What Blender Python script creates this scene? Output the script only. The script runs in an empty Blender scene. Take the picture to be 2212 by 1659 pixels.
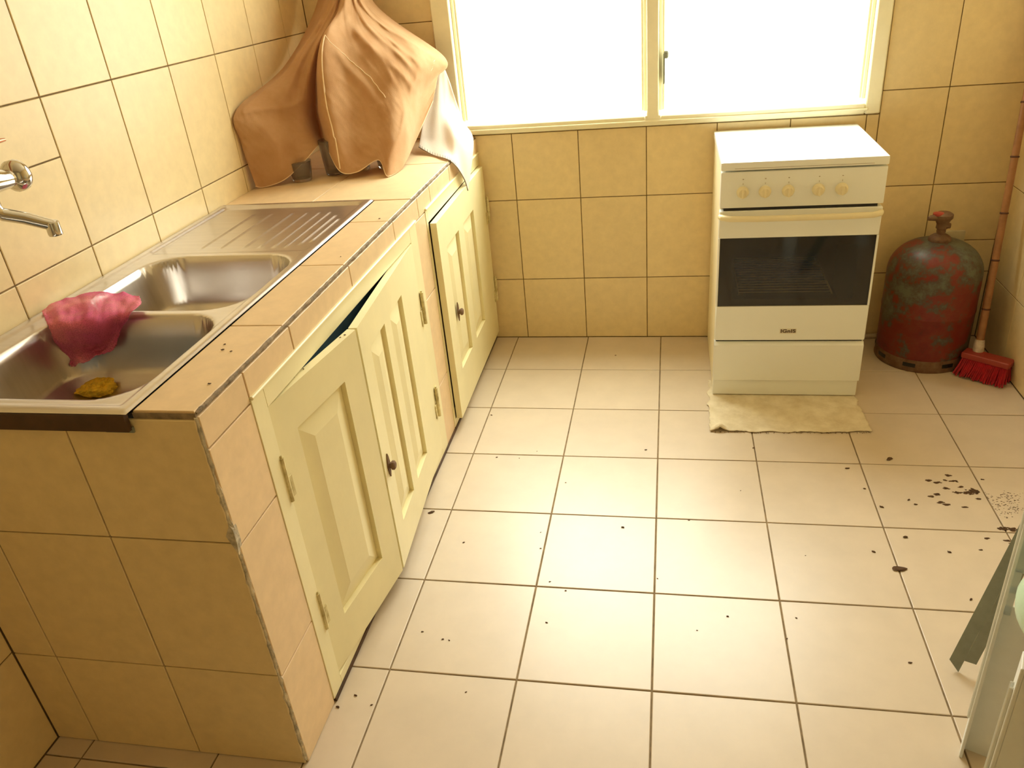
import bpy, bmesh, math, random
from mathutils import Vector, Matrix, Euler, noise
random.seed(7)
S = bpy.context.scene
COL = S.collection
pi = math.pi
R = math.radians

# ---------------------------------------------------------------- camera
cam = bpy.data.objects.new('camera', bpy.data.cameras.new('camera'))
COL.objects.link(cam); S.camera = cam
cam.data.sensor_fit = 'HORIZONTAL'; cam.data.sensor_width = 36.0
cam.data.lens = 1699.25 / 2212 * 36.0
cam.data.clip_start = 0.02
RR = Vector((0.98105697, 0.17365576, -0.08585399))
UU = Vector((-0.0085453, 0.4815498, 0.87637707))
FF = Vector((-0.1935309, 0.85904218, -0.47391172))
m = Matrix((RR, UU, -FF)).transposed().to_4x4()
m.translation = Vector((0.0269975, -2.1024743, 1.4238686))
cam.matrix_world = m

# ---------------------------------------------------------------- world, daylight, exposure
W = bpy.data.worlds.new('daylight'); S.world = W; W.use_nodes = True
wn_ = W.node_tree.nodes; wl = W.node_tree.links
bg = wn_['Background']; bg.inputs[1].default_value = 1.0
# overcast sky: three times brighter at the zenith than at the horizon, pale sunlit ground below
tcw = wn_.new('ShaderNodeTexCoord'); sxyz = wn_.new('ShaderNodeSeparateXYZ'); wl.new(tcw.outputs['Generated'], sxyz.inputs[0])
cr = wn_.new('ShaderNodeValToRGB'); mrw = wn_.new('ShaderNodeMapRange')
mrw.inputs['From Min'].default_value = -1.0; mrw.inputs['From Max'].default_value = 1.0
wl.new(sxyz.outputs['Z'], mrw.inputs['Value']); wl.new(mrw.outputs[0], cr.inputs[0])
ce = cr.color_ramp.elements
ce[0].position = 0.47; ce[0].color = (0.36, 0.33, 0.28, 1)
ce[1].position = 1.0; ce[1].color = (1.0, 0.97, 0.93, 1)
x_ = ce.new(0.52); x_.color = (0.40, 0.38, 0.35, 1)
vm = wn_.new('ShaderNodeVectorMath'); vm.operation = 'SCALE'; vm.inputs[3].default_value = 28.0
wl.new(cr.outputs['Color'], vm.inputs[0]); wl.new(vm.outputs[0], bg.inputs[0])
pl = bpy.data.lights.new('window_portal', 'AREA'); pl.shape = 'RECTANGLE'
pl.size = 1.50; pl.size_y = 1.25
pl.cycles.is_portal = True
po = bpy.data.objects.new('window_portal', pl); COL.objects.link(po)
po.location = (-0.03, 1.06, 1.48); po.rotation_euler = (R(-90), 0, 0)
S.view_settings.view_transform = 'Standard'; S.view_settings.look = 'None'
S.view_settings.gamma = 1.0; S.view_settings.use_curve_mapping = False
S.view_settings.exposure = 0.0
S.cycles.max_bounces = 14; S.cycles.diffuse_bounces = 9; S.cycles.glossy_bounces = 6; S.cycles.transparent_max_bounces = 16

# ---------------------------------------------------------------- room numbers
XL, XR, YB, YR = -1.2886, 1.1864, 0.8957, -3.3     # left, right, back (window), rear wall
ZC = 0.845                                         # counter top
XF = -0.695                                        # counter front
YN = -1.1566                                       # counter near end
CEIL = 2.55

# ---------------------------------------------------------------- materials
def mat(name, col, rough=0.5, metal=0.0, var=0.0, scale=20.0, detail=4, bump=0.0, bscale=80.0,
        col2=None, rand=0.0, spec=0.5, alpha=1.0, trans=0.0, stretch=None, coat=0.0, aniso=0.0):
    M = bpy.data.materials.new(name); M.use_nodes = True
    nt = M.node_tree; N = nt.nodes; L = nt.links
    b = N['Principled BSDF']
    b.inputs['Roughness'].default_value = rough
    b.inputs['Metallic'].default_value = metal
    b.inputs['Specular IOR Level'].default_value = spec
    b.inputs['Alpha'].default_value = alpha
    b.inputs['Transmission Weight'].default_value = trans
    b.inputs['Coat Weight'].default_value = coat
    b.inputs['Base Color'].default_value = (*col, 1)
    tc = N.new('ShaderNodeTexCoord'); mp = N.new('ShaderNodeMapping')
    L.new(tc.outputs['Object'], mp.inputs['Vector'])
    if stretch: mp.inputs['Scale'].default_value = stretch
    oi = N.new('ShaderNodeObjectInfo')
    if rand:
        mul = N.new('ShaderNodeVectorMath'); mul.operation = 'SCALE'; mul.inputs[3].default_value = 7.0
        cmb = N.new('ShaderNodeCombineXYZ')
        for i in range(3): L.new(oi.outputs['Random'], cmb.inputs[i])
        L.new(cmb.outputs[0], mul.inputs[0]); L.new(mul.outputs[0], mp.inputs['Location'])
    if var or col2:
        n = N.new('ShaderNodeTexNoise'); n.inputs['Scale'].default_value = scale
        n.inputs['Detail'].default_value = detail; n.inputs['Roughness'].default_value = 0.62
        L.new(mp.outputs[0], n.inputs['Vector'])
        r = N.new('ShaderNodeValToRGB'); L.new(n.outputs['Fac'], r.inputs['Fac'])
        a = tuple(c * (1 - var) for c in col); c2 = col2 or tuple(min(1, c * (1 + var * 0.5)) for c in col)
        r.color_ramp.elements[0].position = 0.32; r.color_ramp.elements[1].position = 0.68
        r.color_ramp.elements[0].color = (*(a if not col2 else col), 1)
        r.color_ramp.elements[1].color = (*c2, 1)
        out = r.outputs['Color']
        if rand:
            hs = N.new('ShaderNodeHueSaturation')
            mr = N.new('ShaderNodeMapRange')
            mr.inputs['To Min'].default_value = 1 - rand; mr.inputs['To Max'].default_value = 1 + rand
            L.new(oi.outputs['Random'], mr.inputs['Value']); L.new(mr.outputs[0], hs.inputs['Value'])
            L.new(out, hs.inputs['Color']); out = hs.outputs['Color']
        L.new(out, b.inputs['Base Color'])
    if bump:
        n2 = N.new('ShaderNodeTexNoise'); n2.inputs['Scale'].default_value = bscale
        n2.inputs['Detail'].default_value = 5; L.new(mp.outputs[0], n2.inputs['Vector'])
        bp = N.new('ShaderNodeBump'); bp.inputs['Strength'].default_value = bump; bp.inputs['Distance'].default_value = 0.004
        L.new(n2.outputs['Fac'], bp.inputs['Height']); L.new(bp.outputs[0], b.inputs['Normal'])
    return M

MT = {}
MT['wall_tile'] = mat('wall_tile', (0.775, 0.63, 0.355), 0.36, var=0.06, scale=30, rand=0.03, bump=0.03, bscale=60)
MT['counter_tile'] = mat('counter_tile', (0.77, 0.58, 0.35), 0.42, var=0.07, scale=26, rand=0.03, bump=0.04, bscale=70)
MT['floor_tile'] = mat('floor_tile', (0.63, 0.53, 0.41), 0.36, var=0.05, scale=10, rand=0.02, bump=0.03, bscale=50, spec=0.75)
MT['grout'] = mat('grout', (0.20, 0.13, 0.05), 0.9, var=0.4, scale=30)
MT['floor_grout'] = mat('floor_grout', (0.24, 0.17, 0.09), 0.9, var=0.4, scale=25)
MT['cement'] = mat('cement', (0.30, 0.23, 0.15), 0.9, var=0.5, scale=40, bump=0.5, bscale=120)
MT['caulk'] = mat('caulk', (0.62, 0.55, 0.42), 0.8, var=0.5, scale=45, bump=0.5, bscale=150)
MT['plaster'] = mat('plaster', (0.36, 0.31, 0.22), 0.8, var=0.05, scale=5)
MT['ceiling'] = mat('ceiling', (0.86, 0.80, 0.66), 0.9, var=0.03, scale=5)
MT['paint'] = mat('paint', (0.83, 0.76, 0.47), 0.40, var=0.05, scale=7, bump=0.04, bscale=90)
MT['paint_old'] = mat('paint_old', (0.82, 0.73, 0.40), 0.5, scale=38, detail=6, col2=(0.42, 0.34, 0.14), bump=0.1)
MT['blue'] = mat('blue', (0.07, 0.15, 0.20), 0.7, var=0.2)
MT['dark'] = mat('dark', (0.025, 0.015, 0.008), 0.8, var=0.2)
MT['brown_trim_and_reflection'] = mat('brown_trim_and_reflection', (0.075, 0.035, 0.012), 0.6, var=0.35, scale=15)
MT['steel'] = mat('steel', (0.64, 0.60, 0.56), 0.33, metal=1.0, var=0.06, scale=6, stretch=(1, 12, 1))
MT['steel_mat'] = mat('steel_mat', (0.44, 0.40, 0.36), 0.36, metal=1.0, var=0.10, scale=8)
MT['chrome'] = mat('chrome', (0.62, 0.60, 0.56), 0.10, metal=1.0)
MT['copper'] = mat('copper', (0.55, 0.22, 0.12), 0.3, metal=0.8)
MT['window_paint'] = mat('window_paint', (0.88, 0.84, 0.62), 0.45, var=0.04)
MT['enamel'] = mat('enamel', (0.84, 0.86, 0.83), 0.28, var=0.02, scale=4, coat=0.3)
MT['enamel_side'] = mat('enamel_side', (0.80, 0.72, 0.50), 0.4, var=0.03)
MT['cream'] = mat('cream', (0.80, 0.72, 0.48), 0.35, var=0.03)
MT['grey_print'] = mat('grey_print', (0.42, 0.36, 0.27), 0.6)
MT['black'] = mat('black', (0.012, 0.010, 0.007), 0.35)
MT['logo'] = mat('logo', (0.10, 0.06, 0.03), 0.4)
MT['logo_plate'] = mat('logo_plate', (0.70, 0.64, 0.50), 0.4)
MT['wire'] = mat('wire', (0.9, 0.86, 0.7), 0.4)


MT['stitch'] = mat('stitch', (0.22, 0.18, 0.15), 0.9)
MT['hem'] = mat('hem', (0.86, 0.68, 0.46), 0.9)  # pale hem tone, also paints the light on one cloth fold
MT['mat_cloth'] = mat('mat_cloth', (0.62, 0.53, 0.36), 0.95, scale=18, detail=8, col2=(0.78, 0.70, 0.53), bump=0.5, bscale=90, spec=0.1)
MT['bristle'] = mat('bristle', (0.40, 0.008, 0.018), 0.6, var=0.3, scale=40)
MT['red_plastic'] = mat('red_plastic', (0.36, 0.045, 0.03), 0.4, var=0.1)
MT['bamboo'] = mat('bamboo', (0.34, 0.155, 0.06), 0.45, var=0.25, scale=20)
MT['bamboo_node'] = mat('bamboo_node', (0.10, 0.04, 0.02), 0.7)
MT['ferrule'] = mat('ferrule', (0.6, 0.52, 0.42), 0.5, var=0.3, scale=60)
MT['rust'] = mat('rust', (0.12, 0.05, 0.02), 0.7, scale=30, detail=6, col2=(0.20, 0.12, 0.06), bump=0.3)
MT['crumb'] = mat('crumb', (0.10, 0.05, 0.02), 0.9, var=0.4, scale=200)
MT['yellow'] = mat('yellow', (0.85, 0.52, 0.02), 0.7, var=0.35, scale=60, bump=0.8, bscale=120)
MT['chair_plastic'] = mat('chair_plastic', (0.74, 0.77, 0.74), 0.4, var=0.04)
MT['green_plastic'] = mat('green_plastic', (0.50, 0.68, 0.50), 0.4, var=0.06)
MT['rail'] = mat('rail', (0.24, 0.26, 0.21), 0.5, var=0.12, scale=30, bump=0.1)
MT['plate'] = mat('plate', (0.62, 0.55, 0.36), 0.5, var=0.1)
MT['hose'] = mat('hose', (0.60, 0.50, 0.36), 0.5, var=0.1)
MT['jar'] = mat('jar', (0.55, 0.50, 0.46), 0.06, trans=0.9)

def simple_glass(name, tint, gloss_rough, fac_ior, tr=1.0):
    M = bpy.data.materials.new(name); M.use_nodes = True
    nt = M.node_tree; nt.nodes.clear(); N = nt.nodes; L = nt.links
    o = N.new('ShaderNodeOutputMaterial'); mx = N.new('ShaderNodeMixShader')
    t = N.new('ShaderNodeBsdfTransparent'); t.inputs[0].default_value = (*tint, 1)
    g = N.new('ShaderNodeBsdfGlossy'); g.inputs['Roughness'].default_value = gloss_rough
    mx.inputs[0].default_value = fac_ior
    L.new(t.outputs[0], mx.inputs[1]); L.new(g.outputs[0], mx.inputs[2])
    L.new(mx.outputs[0], o.inputs[0]); return M
MT['pane'] = simple_glass('pane', (0.93, 0.95, 0.92), 0.02, 0.04)
MT['oven_glass'] = simple_glass('oven_glass', (0.62, 0.58, 0.48), 0.06, 0.05)

def net_mat():
    M = bpy.data.materials.new('pink_net'); M.use_nodes = True
    nt = M.node_tree; N = nt.nodes; L = nt.links
    b = N['Principled BSDF']; b.inputs['Base Color'].default_value = (0.62, 0.07, 0.12, 1)
    b.inputs['Roughness'].default_value = 0.8
    tc = N.new('ShaderNodeTexCoord'); n = N.new('ShaderNodeTexNoise'); n.inputs['Scale'].default_value = 14
    n.inputs['Detail'].default_value = 3
    L.new(tc.outputs['Object'], n.inputs['Vector'])
    n3 = N.new('ShaderNodeTexNoise'); n3.inputs['Scale'].default_value = 420; L.new(tc.outputs['Object'], n3.inputs['Vector'])
    ad = N.new('ShaderNodeMath'); ad.operation = 'ADD'; L.new(n.outputs['Fac'], ad.inputs[0]); L.new(n3.outputs['Fac'], ad.inputs[1])
    mr = N.new('ShaderNodeMapRange'); mr.inputs['From Min'].default_value = 0.75; mr.inputs['From Max'].default_value = 1.2
    mr.inputs['To Min'].default_value = 0.95; mr.inputs['To Max'].default_value = 0.50
    L.new(ad.outputs[0], mr.inputs['Value']); L.new(mr.outputs[0], b.inputs['Alpha'])
    r = N.new('ShaderNodeValToRGB'); L.new(n.outputs['Fac'], r.inputs[0])
    r.color_ramp.elements[0].color = (0.62, 0.10, 0.25, 1); r.color_ramp.elements[0].position = 0.35
    r.color_ramp.elements[1].color = (0.88, 0.25, 0.33, 1); r.color_ramp.elements[1].position = 0.65
    L.new(r.outputs[0], b.inputs['Base Color'])
    return M
MT['net'] = net_mat()

def cyl_mat():
    M = bpy.data.materials.new('worn_red_paint'); M.use_nodes = True
    nt = M.node_tree; N = nt.nodes; L = nt.links
    b = N['Principled BSDF']; b.inputs['Roughness'].default_value = 0.42
    tc = N.new('ShaderNodeTexCoord')
    n = N.new('ShaderNodeTexNoise'); n.inputs['Scale'].default_value = 6.5; n.inputs['Detail'].default_value = 10
    n.inputs['Roughness'].default_value = 0.74; L.new(tc.outputs['Object'], n.inputs['Vector'])
    sp = N.new('ShaderNodeSeparateXYZ'); L.new(tc.outputs['Object'], sp.inputs[0])
    # bare primer shows more towards the shoulder, worn off by handling
    mr = N.new('ShaderNodeMapRange'); mr.inputs['From Min'].default_value = 0.10; mr.inputs['From Max'].default_value = 0.44
    mr.inputs['To Min'].default_value = 0.0; mr.inputs['To Max'].default_value = 0.10
    L.new(sp.outputs['Z'], mr.inputs['Value'])
    ad = N.new('ShaderNodeMath'); ad.operation = 'ADD'; L.new(n.outputs['Fac'], ad.inputs[0]); L.new(mr.outputs[0], ad.inputs[1])
    r = N.new('ShaderNodeValToRGB'); L.new(ad.outputs[0], r.inputs[0])
    e = r.color_ramp.elements
    e[0].position = 0.30; e[0].color = (0.06, 0.010, 0.006, 1)
    e[1].position = 0.66; e[1].color = (0.12, 0.13, 0.095, 1)
    x = e.new(0.44); x.color = (0.16, 0.010, 0.006, 1)
    x = e.new(0.53); x.color = (0.17, 0.022, 0.010, 1)
    x = e.new(0.57); x.color = (0.075, 0.06, 0.04, 1)
    L.new(r.outputs[0], b.inputs['Base Color'])
    bp = N.new('ShaderNodeBump'); bp.inputs['Strength'].default_value = 0.4; bp.inputs['Distance'].default_value = 0.002
    L.new(n.outputs['Fac'], bp.inputs['Height']); L.new(bp.outputs[0], b.inputs['Normal'])
    return M
MT['cylinder'] = cyl_mat()

def cloth_mat(name, c1, c2, tl, tlcol):
    M = mat(name, c1, 0.95, scale=11, detail=7, col2=c2, bump=0.15, bscale=260, spec=0.05)
    nt = M.node_tree; N = nt.nodes; L = nt.links
    b = N['Principled BSDF']; b.inputs['Sheen Weight'].default_value = 0.35; b.inputs['Sheen Roughness'].default_value = 0.5
    b.inputs['Sheen Tint'].default_value = (1.0, 0.86, 0.68, 1)
    t = N.new('ShaderNodeBsdfTranslucent'); t.inputs[0].default_value = (*tlcol, 1)
    mx = N.new('ShaderNodeMixShader'); mx.inputs[0].default_value = tl
    L.new(b.outputs[0], mx.inputs[1]); L.new(t.outputs[0], mx.inputs[2])
    L.new(mx.outputs[0], N['Material Output'].inputs[0]); return M
MT['brown_cloth'] = cloth_mat('brown_cloth', (0.57, 0.34, 0.17), (0.70, 0.47, 0.27), 0.30, (0.80, 0.50, 0.28))
MT['white_cloth'] = cloth_mat('white_cloth', (0.84, 0.78, 0.70), (0.88, 0.83, 0.76), 0.3, (0.9, 0.85, 0.78))


# ---------------------------------------------------------------- mesh helpers
def link_mesh(name, bm_, material, parent=None, smooth=False, mods=None):
    me = bpy.data.meshes.new(name)
    bmesh.ops.recalc_face_normals(bm_, faces=bm_.faces)
    bm_.to_mesh(me); bm_.free()
    me.materials.append(MT[material] if isinstance(material, str) else material)
    if smooth:
        for p in me.polygons: p.use_smooth = True
        me.set_sharp_from_angle(angle=R(38))
    o = bpy.data.objects.new(name, me); COL.objects.link(o)
    if parent: o.parent = parent
    return o

def thing(name, label, cat, loc=(0, 0, 0), rotz=0, group=None):
    o = bpy.data.objects.new(name, None); COL.objects.link(o)
    o.empty_display_size = 0.05
    o.location = loc; o.rotation_euler = (0, 0, rotz)
    o['label'] = label; o['category'] = cat
    if group: o['group'] = group
    return o
def tag(o, label, cat, group=None):
    o['label'] = label; o['category'] = cat
    if group: o['group'] = group
    return o
def struct(o):
    o['kind'] = 'structure'; return o

def BM(): return bmesh.new()
def box(b, x0, x1, y0, y1, z0, z1, bev=0.0, seg=1):
    g = bmesh.ops.create_cube(b, size=1.0)
    vs = g['verts']
    for v in vs:
        v.co = Vector(((x0 + x1) / 2 + v.co.x * (x1 - x0), (y0 + y1) / 2 + v.co.y * (y1 - y0), (z0 + z1) / 2 + v.co.z * (z1 - z0)))
    if bev > 0:
        es = list({e for v in vs for e in v.link_edges})
        bmesh.ops.bevel(b, geom=es, offset=bev, segments=seg, affect='EDGES', profile=0.7)
    return b
def mbox(name, m_, dims, parent=None, bev=0.0, seg=2, smooth=None):
    return link_mesh(name, box(BM(), *dims, bev=bev, seg=seg), m_, parent, smooth=bev > 0 if smooth is None else smooth)
def tube(b, pts, r, n=10, cap=True):
    pts = [Vector(p) for p in pts]
    rs = r if isinstance(r, (list, tuple)) else [r] * len(pts)
    rings = []; up = None
    for i, p in enumerate(pts):
        t = (pts[min(i + 1, len(pts) - 1)] - pts[max(i - 1, 0)]).normalized()
        if up is None:
            up = Vector((0, 0, 1)) if abs(t.z) < 0.9 else Vector((1, 0, 0))
        a = (up - t * up.dot(t)).normalized(); c = t.cross(a); up = a
        rings.append([b.verts.new(p + (a * math.cos(k * 2 * pi / n) + c * math.sin(k * 2 * pi / n)) * rs[i]) for k in range(n)])
    for i in range(len(rings) - 1):
        for k in range(n):
            b.faces.new((rings[i][k], rings[i][(k + 1) % n], rings[i + 1][(k + 1) % n], rings[i + 1][k]))
    if cap:
        b.faces.new(rings[0]); b.faces.new(rings[-1])
    return b
def lathe(b, prof, n=32, c=(0, 0, 0), axis='Z', cap=True):
    rings = []
    for (r, h) in prof:
        ring = []
        for k in range(n):
            a = 2 * pi * k / n
            p = (r * math.cos(a), r * math.sin(a), h)
            if axis == 'Y': p = (p[0], p[2], p[1])
            if axis == 'X': p = (p[2], p[0], p[1])
            ring.append(b.verts.new((c[0] + p[0], c[1] + p[1], c[2] + p[2])))
        rings.append(ring)
    for i in range(len(rings) - 1):
        for k in range(n):
            b.faces.new((rings[i][k], rings[i][(k + 1) % n], rings[i + 1][(k + 1) % n], rings[i + 1][k]))
    if cap:
        b.faces.new(rings[0]); b.faces.new(rings[-1])
    return b
def prism(b, poly, axis, a0, a1):
    """poly in the two other axes (in x,y,z order), extruded from a0 to a1 along axis"""
    def P(p, a):
        if axis == 'X': return (a, p[0], p[1])
        if axis == 'Y': return (p[0], a, p[1])
        return (p[0], p[1], a)
    A = [b.verts.new(P(p, a0)) for p in poly]; B_ = [b.verts.new(P(p, a1)) for p in poly]
    n = len(poly)
    b.faces.new(A); b.faces.new(B_[::-1])
    for i in range(n): b.faces.new((A[i], A[(i + 1) % n], B_[(i + 1) % n], B_[i]))
    return b
def catmull(P, t):
    n = len(P) - 1
    i = min(int(t * n), n - 1); f = t * n - i
    p0 = P[max(i - 1, 0)]; p1 = P[i]; p2 = P[i + 1]; p3 = P[min(i + 2, n)]
    return 0.5 * ((2 * p1) + (p2 - p0) * f + (2 * p0 - 5 * p1 + 4 * p2 - p3) * f * f + (3 * p1 - p0 - 3 * p2 + p3) * f ** 3)
def sheet(rows, nu, nv, disp=None, clampf=None):
    rows = [[Vector(p) for p in r] for r in rows]
    b = BM(); G = []
    for j in range(nv + 1):
        t = j / nv
        row = []
        for i in range(nu + 1):
            s = i / nu
            p = catmull([catmull(r, s) for r in rows], t)
            if disp: p = p + disp(s, t, p)
            if clampf: p = clampf(p)
            row.append(b.verts.new(p))
        G.append(row)
    for j in range(nv):
        for i in range(nu):
            b.faces.new((G[j][i], G[j][i + 1], G[j + 1][i + 1], G[j + 1][i]))
    return b, G

# ---------------------------------------------------------------- tiles (each a part of its wall, floor or counter)
FR = {  # frames: columns = local x, y, z in world
    'up':    Matrix(((1, 0, 0), (0, 1, 0), (0, 0, 1))),
    'back':  Matrix(((1, 0, 0), (0, 0, -1), (0, 1, 0))),   # faces -Y ; local x->X, y->Z
    'left':  Matrix(((0, 0, 1), (1, 0, 0), (0, 1, 0))),    # faces +X ; local x->Y, y->Z
    'right': Matrix(((0, 0, -1), (-1, 0, 0), (0, 1, 0))),  # faces -X ; local x->-Y, y->Z
}
_tc = {}
def tile_mesh(w, h, mname, bev=0.0014, dep=0.005):
    key = (round(w, 4), round(h, 4), mname, bev)
    if key in _tc: return _tc[key]
    b = BM()
    def ring(k, z): return [b.verts.new((sx * (w / 2 - k), sy * (h / 2 - k), z)) for sx, sy in ((-1, -1), (1, -1), (1, 1), (-1, 1))]
    k1 = ring(bev, 0); k2 = ring(bev * 0.35, -bev * 0.35); k3 = ring(0, -bev); k4 = ring(0, -dep)
    b.faces.new(k1)
    for A, B_ in ((k1, k2), (k2, k3), (k3, k4)):
        for i in range(4): b.faces.new((A[i], A[(i + 1) % 4], B_[(i + 1) % 4], B_[i]))
    bmesh.ops.recalc_face_normals(b, faces=b.faces)
    me = bpy.data.meshes.new('tile'); b.to_mesh(me); b.free(); me.materials.append(MT[mname])
    _tc[key] = me; return me
def tile(frame, u0, u1, v0, v1, plane, parent, mname, gap=0.003, wob=0.0012):
    """u,v: for 'up' X,Y ; 'back' X,Z ; 'left'/'right' Y,Z ; plane: third coordinate of the glazed face"""
    if u1 - u0 < 0.012 or v1 - v0 < 0.012: return
    me = tile_mesh(u1 - u0 - gap, v1 - v0 - gap, mname)
    o = bpy.data.objects.new('tile', me); COL.objects.link(o)
    u, v = (u0 + u1) / 2, (v0 + v1) / 2
    if frame == 'up': loc = (u, v, plane)
    elif frame == 'back': loc = (u, plane, v)
    else: loc = (plane, u, v)
    wm = FR[frame].to_4x4() @ Euler((random.uniform(-wob, wob), random.uniform(-wob, wob), 0)).to_matrix().to_4x4()
    wm.translation = Vector(loc)
    o.parent = parent
    o.matrix_local = wm
    return o
def clip(rect, hole):
    u0, u1, v0, v1 = rect; a0, a1, b0, b1 = hole
    if u1 <= a0 or u0 >= a1 or v1 <= b0 or v0 >= b1: return [rect]
    out = []
    if u0 < a0: out.append((u0, a0, v0, v1))
    if u1 > a1: out.append((a1, u1, v0, v1))
    m0, m1 = max(u0, a0), min(u1, a1)
    if v0 < b0: out.append((m0, m1, v0, b0))
    if v1 > b1: out.append((m0, m1, b1, v1))
    return out
def cuts(start, step, lo, hi):
    k = math.ceil((lo - start) / step); out = [lo]
    x = start + k * step
    while x < hi - 1e-6:
        if x > lo + 1e-4: out.append(x)
        x += step
    out.append(hi); return out
# ================================================================ SETTING
GD = 0.0022   # grout lies this far behind the glazed faces
floor = struct(mbox('floor', 'floor_grout', (XL - .15, XR + .15, YR - .15, YB + .15, -0.12, -GD)))
FX = [XL] + [i * 0.3 for i in range(-4, 4)] + [XR]
FY = cuts(0.0, 0.3, YR, YB)
for i in range(len(FX) - 1):
    for j in range(len(FY) - 1):
        for r in clip((FX[i], FX[i + 1], FY[j], FY[j + 1]), (XL - 1, XF - 0.012, YN + 0.01, YB + 1)):
            tile('up', *r, 0.0, floor, 'floor_tile', gap=0.0036, wob=0.0016)

WX0, WX1, WZ0, WZ1 = -0.745, 0.690, 0.885, 2.09      # window opening
b = BM()
box(b, XL - .15, WX0 - .01, YB + GD, YB + 0.16, -0.1, CEIL); box(b, WX1 + .01, XR + .15, YB + GD, YB + 0.16, -0.1, CEIL)
box(b, WX0 - .01, WX1 + .01, YB + GD, YB + 0.16, -0.1, WZ0 - .01); box(b, WX0 - .01, WX1 + .01, YB + GD, YB + 0.16, WZ1 + .01, CEIL)
wall_back = struct(link_mesh('wall_back', b, 'grout'))
wall_left = struct(mbox('wall_left', 'grout', (XL - .15, XL - GD, YR - .15, YB + .15, -0.1, CEIL)))
wall_right = struct(mbox('wall_right', 'grout', (XR + GD, XR + .15, YR - .15, YB + .15, -0.1, CEIL)))
b = BM()
box(b, XL - .15, -0.35, YR - .15, YR, -0.1, CEIL); box(b, 0.55, XR + .15, YR - .15, YR, -0.1, CEIL)
box(b, -0.35, 0.55, YR - .15, YR, 2.08, CEIL)
wall_rear = struct(link_mesh('wall_rear', b, 'plaster'))
d = struct(mbox('door_1', 'paint', (-0.35, 0.55, YR - .10, YR - .06, 0.0, 2.08)))
b = lathe(BM(), [(0.012, 0), (0.012, 0.03), (0.028, 0.035), (0.028, 0.06), (0.01, 0.07)], 16, (0.47, YR - 0.06, 1.0), 'Y')
link_mesh('door_knob', b, 'chrome', d, smooth=True)
ceiling = struct(mbox('ceiling', 'ceiling', (XL - .15, XR + .15, YR - .15, YB + .15, CEIL, CEIL + .1)))

z0 = -0.0672; TH = 0.3297; TW = 0.2505
ZR = [0.0] + [z0 + TH * k for k in range(1, 8)] + [CEIL]
# back wall
BX = [XL] + [-0.5575 + 0.2509 * k for k in range(-2, 7)] + [XR]
for i in range(len(BX) - 1):
    for k in range(len(ZR) - 1):
        parts = clip((BX[i], BX[i + 1], ZR[k], ZR[k + 1]), (-0.8085, 0.738, 0.846, 2.14))
        for r in parts:
            for q in clip(r, (XL - 1, XF - 0.006, -1, ZC)):
                if i == len(BX) - 2 and k == 1:      # cut pieces in the corner
                    tile('back', q[0], q[1], q[2], 0.384, YB, wall_back, 'wall_tile'); tile('back', q[0], q[1], 0.384, q[3], YB, wall_back, 'wall_tile')
                else:
                    tile('back', *q, YB, wall_back, 'wall_tile')
# left wall
LY = cuts(-0.5446, 0.2491, YR, YB)
for i in range(len(LY) - 1):
    for k in range(len(ZR) - 1):
        for q in clip((LY[i], LY[i + 1], ZR[k], ZR[k + 1]), (YN, YB + 1, -1, ZC - 0.004)):
            if abs(q[1] + 0.5446) < 0.01 and k == 3 or (abs(q[1] + 0.7937) < 0.01 and k == 3):
                tile('left', q[0], q[1], q[2], 1.1265, XL, wall_left, 'wall_tile'); tile('left', q[0], q[1], 1.1265, q[3], XL, wall_left, 'wall_tile')
            else:
                tile('left', *q, XL, wall_left, 'wall_tile')
RY = cuts(YB - 0.27, -0.25, YB, YR)[::-1] if False else cuts(0.62, 0.2505, YR, YB)
for i in range(len(RY) - 1):
    for k in range(len(ZR) - 1):
        tile('right', RY[i], RY[i + 1], ZR[k], ZR[k + 1], XR, wall_right, 'wall_tile')

# ---------------------------------------------------------------- window
b = BM()
YF0, YF1 = YB - 0.014, YB + 0.10
fo = (-0.8085, 0.735, 0.850, 2.135)
box(b, fo[0], WX0 + .004, YF0, YF1, fo[2], fo[3], 0.004); box(b, WX1 - .004, fo[1], YF0, YF1, fo[2], fo[3], 0.004)
box(b, WX0 + .004, WX1 - .004, YF0, YF1, fo[2], WZ0, 0.004); box(b, WX0 + .004, WX1 - .004, YF0, YF1, WZ1, fo[3], 0.004)
win = struct(link_mesh('window_1', b, 'window_paint', smooth=True))
b = BM()
box(b, WX0 - .004, WX1 + .004, YF0 - 0.006, YF0 + .01, fo[2] + 0.012, fo[2] + 0.020, 0.002)
link_mesh('frame_bead', b, 'window_paint', win)
MXc = -0.032
b = box(BM(), MXc - 0.0215, MXc + 0.0215, YB - 0.020, YB + 0.06, WZ0 - 0.012, WZ1, 0.004)
box(b, MXc - 0.030, MXc + 0.030, YB - 0.018, YB + 0.02, WZ0 - 0.022, WZ0 + 0.004, 0.004)
link_mesh('mullion', b, 'window_paint', win, smooth=True)
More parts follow.
